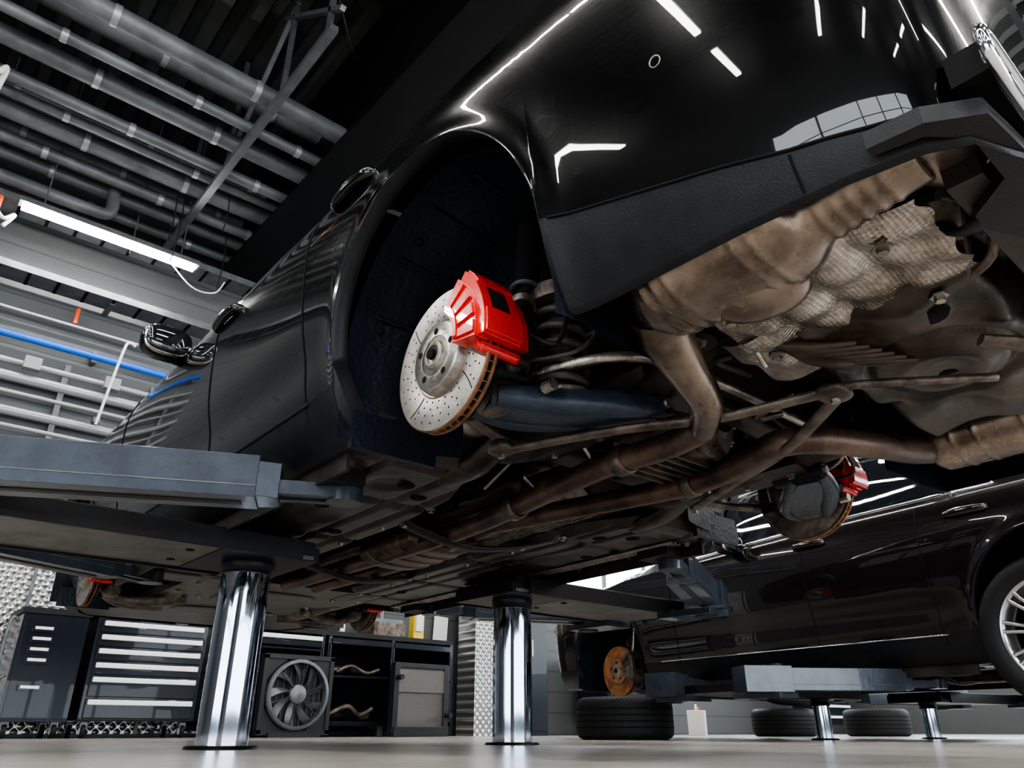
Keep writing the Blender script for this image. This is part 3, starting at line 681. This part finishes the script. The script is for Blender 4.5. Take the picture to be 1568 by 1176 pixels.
def window_or_fill(c,d,n,ax):
    mb=MB();mb.box(c,d,'day')
    L=d[0] if ax=='x' else d[1]
    for i in range(n+1):
        o=-L/2+L*i/n
        if ax=='x': mb.box((c[0]+o,c[1],c[2]),(.07,d[1]+.06,d[2]),'frame')
        else: mb.box((c[0],c[1]+o,c[2]),(d[0]+.06,.07,d[2]),'frame')
    for z in(-d[2]/2,0,d[2]/2):
        if ax=='x': mb.box((c[0],c[1],c[2]+z),(d[0],d[1]+.06,.07),'frame')
        else: mb.box((c[0],c[1],c[2]+z),(d[0]+.06,d[1],.07),'frame')
    mb.done('window_%d'%wn[0]);wn[0]+=1
window_or_fill((9.85,Y1-.03,2.55),(7.7,.04,1.9),8,'x')
window_or_fill((X1-.03,-1.5,3.1),(.04,14,3.2),10,'y')
window_or_fill((X0+.03,-3.2,1.45),(.04,7.,2.5),5,'y')  # unseen glowing pane, added to light chassis and chrome from the left
window_or_fill((1.5,Y0+.03,1.7),(13,.04,2.8),9,'x')  # unseen glowing pane, added behind the camera to light the underbody
mb=MB();mb.box((.0,Y1-.015,.78),(3.2,.02,1.5),'diamond')
for x in(-1.55,-.5,.6): mb.box((x,Y1-.03,.78),(.03,.015,1.5),'steel')
mb.done('diamond_plate_panel')
mb=MB();mb.box((4.30,6.28,1.1),(.34,.34,2.2),'diamond');mb.box((4.30,6.28,2.3),(.40,.40,.3),'steel');mb.box((4.30,6.28,3.6),(.25,.25,2.4),'dark');mb.done('steel_column')
# pipes
mb=MB()
for Y,z,r in((3.75,5.05,.085),(4.15,5.0,.05),(4.5,5.05,.08),(4.85,4.98,.055),(5.08,5.0,.045),(5.38,5.05,.085),(5.72,5.0,.055),(6.0,5.02,.06),(6.32,5.0,.05),(4.3,5.45,.09),(4.95,5.45,.08),(5.6,5.45,.08),(6.2,5.45,.07)):
    mb.cyl((X0+.1,Y,z),(X1-.1,Y,z),r,'pipe',seg=20)
    x=X0+.2+random.random()
    while x<X1-.3:
        mb.cyl((x,Y,z),(x+.05,Y,z),r+.008,'pipeb',seg=20);x+=.9+.3*random.random()
mb.tube([(-1.9,5.9,4.7),(-1.0,5.9,4.7),(-.8,5.9,4.75),(-.8,5.9,5.0)],.06,'pipe',16)
mb.done('ceiling_pipes')
mb=MB()
for x in(-6,-3.1,-.12,2.9,5.9):
    mb.box((x,4.6,4.88),(.07,4.0,.06),'steel')
    for y in(2.7,3.5,4.7,5.9): mb.box((x,y,5.6),(.04,.04,1.38),'steel')
    mb.box((x,3.1,5.5),(.04,1.6,.04),'steel',rot=(40,0,0));mb.box((x,4.1,5.5),(.04,1.6,.04),'steel',rot=(-40,0,0))
mb.done('ceiling_pipe_hangers')
mb=MB()
for x,y,z in((-.30,5.55,4.35),(-.24,5.5,4.2),(.35,5.9,4.3),(.10,5.2,4.55)):
    mb.tube([(x,y,5.0),(x+.02,y,(5+z)/2),(x,y,z)],.006,'rubber',6)
mb.tube([(-.2,5.85,4.45),(.1,5.9,4.25),(.35,5.95,4.3),(.45,6.0,4.5)],.008,'white',6)
mb.tube([(.0,3.0,5.9),(.35,3.2,5.45),(.6,3.4,5.9)],.010,'rubber',6)
mb.done('ceiling_cables')
mb=MB();mb.box((1.15,-1.2,5.5),(1.15,15.5,1.3),'dark')
mb.box((1.15,-1.2,4.82),(1.35,15.5,.05),'dark')
mb.done('roof_beam')
for y in(2.6,-1.5,-5.5):
    mb=MB();mb.box((2.5,y,6.0),(22.5,.28,.5),'dark');mb.box((2.5,y,5.74),(22.5,.42,.03),'dark');mb.done('roof_beam')
mb=MB()
for z,y in((4.55,6.1),(4.0,6.35)):
    mb.box((-3.5,y,z),(8.6,.26,.012),'steel')
    for o in(-.13,.13): mb.box((-3.5,y+o,z+.03),(8.6,.008,.07),'steel')
    for x in np.arange(-7.5,.8,.25): mb.box((x,y,z-.008),(.03,.26,.006),'hole')
for x in np.arange(-7.5,1,1.4): mb.box((x,6.45,4.0),(.05,.3,.05),'steel');mb.cyl((x,6.1,4.5),(x,6.1,6.25),.008,'steel',seg=6)
mb.done('cable_tray')
mb=MB();mb.cyl((-2.6,6.5,3.46),(3.8,6.5,3.46),.035,'blue')
for x in np.arange(-2.5,3,1.0): mb.box((x,6.55,3.46),(.05,.10,.12),'steel')
mb.done('compressed_air_pipe')
mb=MB()
for z,r in((3.2,.03),(3.05,.05),(2.9,.02),(2.72,.045),(2.58,.02),(2.4,.05)):
    mb.cyl((-2.6,6.5,z),(4,6.5,z),r,'pipeb',seg=12)
for x in np.arange(-2.3,3,.8): mb.box((x,6.53,2.8),(.05,.06,1.0),'steel')
for x in(-1.0,-.3,.3): mb.box((x,6.45,3.2),(.14,.08,.12),'pipeb')
mb.done('conduit_bundle')
mb=MB();mb.cyl((-.75,6.5,3.75),(-.75,6.5,3.92),.02,'orange');mb.cyl((-2.5,6.5,3.72),(2,6.5,3.72),.018,'pipeb',seg=10);mb.done('gas_pipe_with_valve')
mb=MB();mb.tube([(-.38,6.30,2.7),(-.30,6.30,3.5),(-.26,6.30,3.62),(-.2,6.30,3.6)],.014,'white',10);mb.box((-.38,6.35,2.75),(.06,.10,.05),'steel');mb.done('inspection_light_pole')
mb=MB();mb.lathe([(.10,-.05),(.12,-.045),(.12,.045),(.10,.05),(.0001,.05)],(-2.05,4.35,4.62),(1,0,0),'orange',28);mb.tube([(-2.05,4.2,4.55),(-1.95,4.15,4.4),(-1.9,4.2,4.5),(-1.92,4.3,4.3)],.02,'white',10);mb.box((-2.05,4.35,4.78),(.06,.06,.1),'steel')
mb.lathe([(.08,-.04),(.10,-.035),(.10,.035),(.08,.04),(.0001,.04)],(-1.68,6.0,4.45),(1,0,0),'orange',24);mb.tube([(-1.7,5.9,4.4),(-1.6,5.85,4.25),(-1.52,5.9,4.35),(-1.58,5.9,4.2)],.018,'white',10)
mb.done('hose_reel')
def lamp(x,y,z,L=1.5,ax='x'):
    mb=MB()
    if ax=='x': d=(L,.09,.04);d2=(L+.06,.12,.05)
    else: d=(.09,L,.04);d2=(.12,L+.06,.05)
    mb.box((x,y,z),d,'lamp');mb.box((x,y,z+.046),d2,'steel')
    for s in(-1,1):
        o=(s*L*.4,0) if ax=='x' else (0,s*L*.4)
        mb.cyl((x+o[0],y+o[1],z+.07),(x+o[0],y+o[1],H-.02),.006,'steel',seg=6)
    mb.done('led_lamp')
lamp(-.72,5.75,4.38,1.55)
for x in(-7.2,-4.9):
    for y in(-6.5,-4.2,-1.9,.4,2.7): lamp(x,y,4.6)
for y in(-6.3,-4.7,-3.1,-1.5,.1,1.7): lamp(-2.9,y,4.6,1.56,'y')
for y in(-6.5,-4.2,-2.4):
    for x in(-.5,2.3,5.5,9): lamp(x,y,4.6)
for x in(4.6,7.5,10.5):
    for y in(-.6,1.8,5.2): lamp(x,y,4.6)
for y in(-.9,.9,2.7,4.5): lamp(2.5,y,4.4,1.56,'y')
lamp(-4.6,4.9,4.5)
# ------------------------------------------------------------------ cabinets
def casters(mb,x0,x1,y0,y1):
    for x in(x0+.07,x1-.07):
        for y in(y0+.07,y1-.07):
            mb.lathe([(.0001,-.018),(.05,-.018),(.055,-.01),(.055,.01),(.05,.018),(.0001,.018)],(x,y,.055),(1,0,0),'rubber',20)
            mb.lathe([(.0001,.019),(.03,.019)],(x,y,.055),(-1,0,0),'white',14)
            mb.box((x,y,.10),(.055,.06,.05),'steel')
def drawers(mb,x0,x1,yf,zs,hk='handle'):
    for z0,z1 in zs:
        mb.box(((x0+x1)/2,yf-.006,(z0+z1)/2),(x1-x0-.02,.02,z1-z0-.012),'cabf')
        mb.box(((x0+x1)/2,yf-.028,z1-.034),(x1-x0-.05,.028,.040),hk)
DZ=[(.80,.91),(.69,.80),(.58,.69),(.47,.58),(.30,.47),(.14,.30)]
mb=MB();x0,x1,yf,yb=-.06,.86,5.9,6.5
mb.box(((x0+x1)/2,(yf+yb)/2,.53),(x1-x0,yb-yf,.80),'cab');mb.box(((x0+x1)/2,(yf+yb)/2,.95),(x1-x0+.03,yb-yf+.03,.045),'rubber')
drawers(mb,x0+.02,x1-.02,yf,DZ);casters(mb,x0,x1,yf,yb)
mb.box((x0+.35,yf-.02,.865),(.07,.012,.03),'white')
mb.done('tool_cabinet',bevel=.006)
mb=MB();x0,x1,yf,yb=-.60,-.12,5.95,6.5
mb.box(((x0+x1)/2,(yf+yb)/2,.52),(x1-x0,yb-yf,.80),'cab');mb.box(((x0+x1)/2,(yf+yb)/2,.94),(x1-x0+.03,yb-yf+.03,.045),'rubber')
mb.box(((x0+x1)/2,yf-.005,.5),(x1-x0-.05,.012,.72),'cabf')
for z in(.80,.72,.64,.56,.36):
    for x in(-.44,): mb.box((x,yf-.02,z),(.16,.03,.045),'cab');mb.box((x,yf-.037,z+.005),(.13,.006,.022),'handle')
mb.tube([(x0-.02,5.98,.85),(x0-.08,5.95,.85),(x0-.08,5.95,.45),(x0-.02,5.98,.45)],.014,'steel',8)
casters(mb,x0,x1,yf,yb);mb.done('small_parts_cabinet',bevel=.006)
mb=MB();x0,x1,yf,yb=1.0,3.65,5.9,6.5
mb.box(((x0+x1)/2,(yf+yb)/2,.955),(x1-x0,yb-yf,.05),'rubber')
mb.box(((x0+x1)/2,yb-.02,.5),(x1-x0,.03,.88),'cab');mb.box(((x0+x1)/2,(yf+yb)/2,.12),(x1-x0,yb-yf,.04),'cab');mb.box(((x0+x1)/2,(yf+yb)/2,.55),(x1-x0,yb-yf,.02),'cab')
for x in(1.02,2.02,2.1,2.85,3.62): mb.box((x,(yf+yb)/2,.52),(.04,yb-yf,.84),'cab')
drawers(mb,1.05,2.02,yf,[(.80,.92)]);mb.box((1.53,yf+.01,.78),(1.0,.02,.02),'cab')
for a,b in((2.12,2.84),(2.87,3.60)): mb.box(((a+b)/2,yf+.0,.885),(b-a,.02,.06),'cabf')
for x,z,k,d in((2.3,.62,'cast',(.2,.3,.1)),(2.55,.63,'rubber',(.16,.2,.12)),(3.1,.63,'cast',(.3,.3,.12)),(2.35,.2,'rubber',(.3,.3,.14)),(2.7,.19,'cast',(.15,.2,.1)),(3.4,.62,'rubber',(.2,.2,.1))): mb.sell((x,6.2,z),d,k,.8)
mb.tube([(2.25,6.0,.60),(2.4,5.98,.66),(2.6,6.0,.60),(2.75,6.0,.64)],.02,'cast',10);mb.tube([(2.2,6.0,.20),(2.4,5.98,.28),(2.55,6.0,.2),(2.7,6.0,.26)],.025,'cast',10)
for x in(1.1,2.06,2.8,3.58): mb.box((x,6.0,.05),(.05,.05,.1),'steel')
mb.done('workbench',bevel=.005)
mb=MB();mb.box((1.4,6.25,1.045),(.34,.25,.12),'rubber');mb.box((1.4,6.12,1.045),(.3,.01,.09),'cab');mb.tube([(1.25,6.25,1.1),(1.3,6.25,1.2),(1.5,6.25,1.2),(1.55,6.25,1.1)],.012,'steel',8);mb.done('tool_case')
for x,k in((2.35,'white'),(.62,'orange'),(.52,'white'),(1.85,'white'),(2.0,'orange')):
    mb=MB();mb.lathe([(.0001,0),(.033,0),(.034,.01),(.034,.15),(.02,.18),(.014,.185),(.014,.21),(.0001,.21)],(x,6.15,.982),(0,0,1),k,20);mb.done('spray_can')
mb=MB();mb.box((2.9,6.25,1.06),(.4,.35,.155),'cast');mb.box((2.9,6.25,1.16),(.36,.3,.04),'steel');mb.cyl((2.85,6.2,1.18),(2.85,6.2,1.32),.03,'steel');mb.done('parts_bin')
mb=MB();mb.box((3.4,6.3,1.18),(.14,.10,.40),'yellow');mb.box((3.4,6.24,1.2),(.10,.02,.2),'white');mb.done('battery_charger')
mb=MB()
for i,(x,z,r) in enumerate(((.95,1.25,8),(1.25,1.32,-5),(-.2,1.2,4),(3.85,1.55,0),(3.95,1.2,3))): mb.box((x,Y1-.035,z),(.21,.004,.29),'paper',rot=(0,r,0))
mb.done('wall_notices')
mb=MB();mb.tube([(.1,6.2,.99),(.2,6.15,1.02),(.35,6.2,.995)],.015,'steel',8);mb.box((.25,6.3,1.0),(.3,.08,.05),'red');mb.sell((.40,6.32,1.02),(.12,.12,.09),'cast',.7);mb.tube([(.1,6.3,1.0),(.05,6.3,1.12),(.2,6.32,1.16)],.008,'rubber',8);mb.done('hand_tools')
# cooling fan
mb=MB();cx,cy,cz=1.66,5.62,.36
mb.box((cx,cy+.06,.36),(.66,.03,.64),'fan')
for s in(-1,1): mb.box((cx+s*.33,cy+.03,.36),(.04,.09,.66),'fan');mb.box((cx,cy+.03,cz+s*.32),(.70,.09,.04),'fan')
mb.lathe([(.27,-.03),(.29,-.04),(.30,-.04),(.30,.05),(.27,.05)],(cx,cy,cz),(0,-1,0),'blade',40)
for i in range(11): mb.box((cx-.31+i*.062,cy+.035,cz),(.008,.012,.62),'blade')
for sx in(-1,1):
    for sz in(-1,1): mb.prism([(cx+sx*.32,cz+sz*.32),(cx+sx*.32,cz+sz*.10),(cx+sx*.22,cz+sz*.22),(cx+sx*.10,cz+sz*.32)],cy+.0,cy+.03,'fan','y')
mb.lathe([(.085,-.03),(.085,.03),(.075,.04),(.0001,.04)],(cx,cy,cz),(0,-1,0),'steel',28)
for i in range(9):
    a=2*math.pi*i/9;vs=[]
    for t in range(7):
        r=.08+.19*t/6;sw=.5*t/6*.7
        for w,dy in((-.16,.02),(.16,-.02)):
            ang=a+sw+w*(.9 if t<6 else .8);vs.append((cx+r*math.cos(ang),cy-.01+dy,cz+r*math.sin(ang)))
    mb.add(vs,[(2*t,2*t+2,2*t+3,2*t+1) for t in range(6)],'steel',True)
for i in range(6):
    a=2*math.pi*i/6+.3;mb.tube([(cx+.08*math.cos(a),cy-.04,cz+.08*math.sin(a)),(cx+.29*math.cos(a),cy-.04,cz+.29*math.sin(a))],.006,'fan',6)
mb.box((cx,cy+.03,.02),(.5,.16,.04),'fan')
mb.done('cooling_fan')
mb=MB();cx,cy=3.05,5.66
mb.box((cx,cy,.36),(.58,.05,.58),'cooler');mb.box((cx,cy-.03,.52),(.58,.02,.22),'cooler')
for s in(-1,1): mb.box((cx+s*.31,cy,.36),(.06,.09,.66),'fan')
mb.box((cx,cy,.67),(.66,.08,.05),'fan');mb.box((cx,cy,.05),(.66,.14,.09),'fan');mb.cyl((cx-.31,cy-.05,.55),(cx-.31,cy-.14,.55),.025,'fan');mb.cyl((cx+.31,cy-.05,.2),(cx+.31,cy-.14,.2),.025,'fan')
mb.done('radiator',bevel=.006)
for X,Yf in((6.2,5.9),(11.2,5.6)):
    mb=MB();x0,x1,yf,yb=X,X+.95,Yf,Yf+.55
    mb.box(((x0+x1)/2,(yf+yb)/2,.53),(x1-x0,yb-yf,.80),'cab');mb.box(((x0+x1)/2,(yf+yb)/2,.95),(x1-x0+.03,yb-yf+.03,.045),'rubber')
    drawers(mb,x0+.02,x1-.02,yf,DZ);casters(mb,x0,x1,yf,yb);mb.done('tool_cabinet',bevel=.006)
mb=MB();mb.box((4.95,6.3,.95),(.6,.5,1.9),'cab')
for s in(-1,1): mb.box((4.95+s*.145,6.04,.95),(.27,.02,1.8),'cabf');mb.box((4.95+s*.03,6.025,1.0),(.015,.02,.2),'handle')
mb.done('locker',bevel=.005)
mb=MB();mb.box((5.62,Y1-.02,1.75),(.28,.012,.34),'white');mb.box((5.62,Y1-.028,1.84),(.2,.006,.08),'orange');mb.box((5.62,Y1-.028,1.70),(.16,.006,.05),'orange');mb.done('warning_sign')
def floor_wheel(name,x,y,z=0,rim=False,r=.34,w=.26):
    mb=MB();wheel(mb,(0,0,0),(0,0,1),'rim',r,w,rim);mb.done(name,loc=(x,y,z+w/2*1.04))
floor_wheel('tyre',2.68,2.56);floor_wheel('tyre',6.37,3.5);floor_wheel('tyre',7.27,2.9)
mb=MB();wheel(mb,(0,0,0),(0,0,1),'rim',.34,.24,True);mb.done('alloy_wheel',loc=(6.42,3.45,.515),rot=(20,0,-45))
mb=MB();mb.box((0,0,.14),(.26,.2,.28),'white',taper=.96);mb.cyl((.07,0,.28),(.07,0,.32),.03,'orange');mb.tube([(-.08,0,.27),(-.06,0,.33),(.02,0,.33),(.03,0,.28)],.012,'white',8);mb.done('plastic_canister',bevel=.02,loc=(6.42,4.68,0),rot=(0,0,30))
w=bpy.data.worlds.new('world');bpy.context.scene.world=w;w.use_nodes=True
w.node_tree.nodes['Background'].inputs[0].default_value=(.5,.6,.7,1);w.node_tree.nodes['Background'].inputs[1].default_value=.3
c=bpy.data.cameras.new('camera');cam=bpy.data.objects.new('camera',c);COL.objects.link(cam)
cam.location=(-1.702,-1.269,.058);cam.rotation_euler=(R(115),0,R(-41))
c.sensor_width=36;c.lens=1138/1568*36;c.clip_start=.01;c.clip_end=100
bpy.context.scene.camera=cam
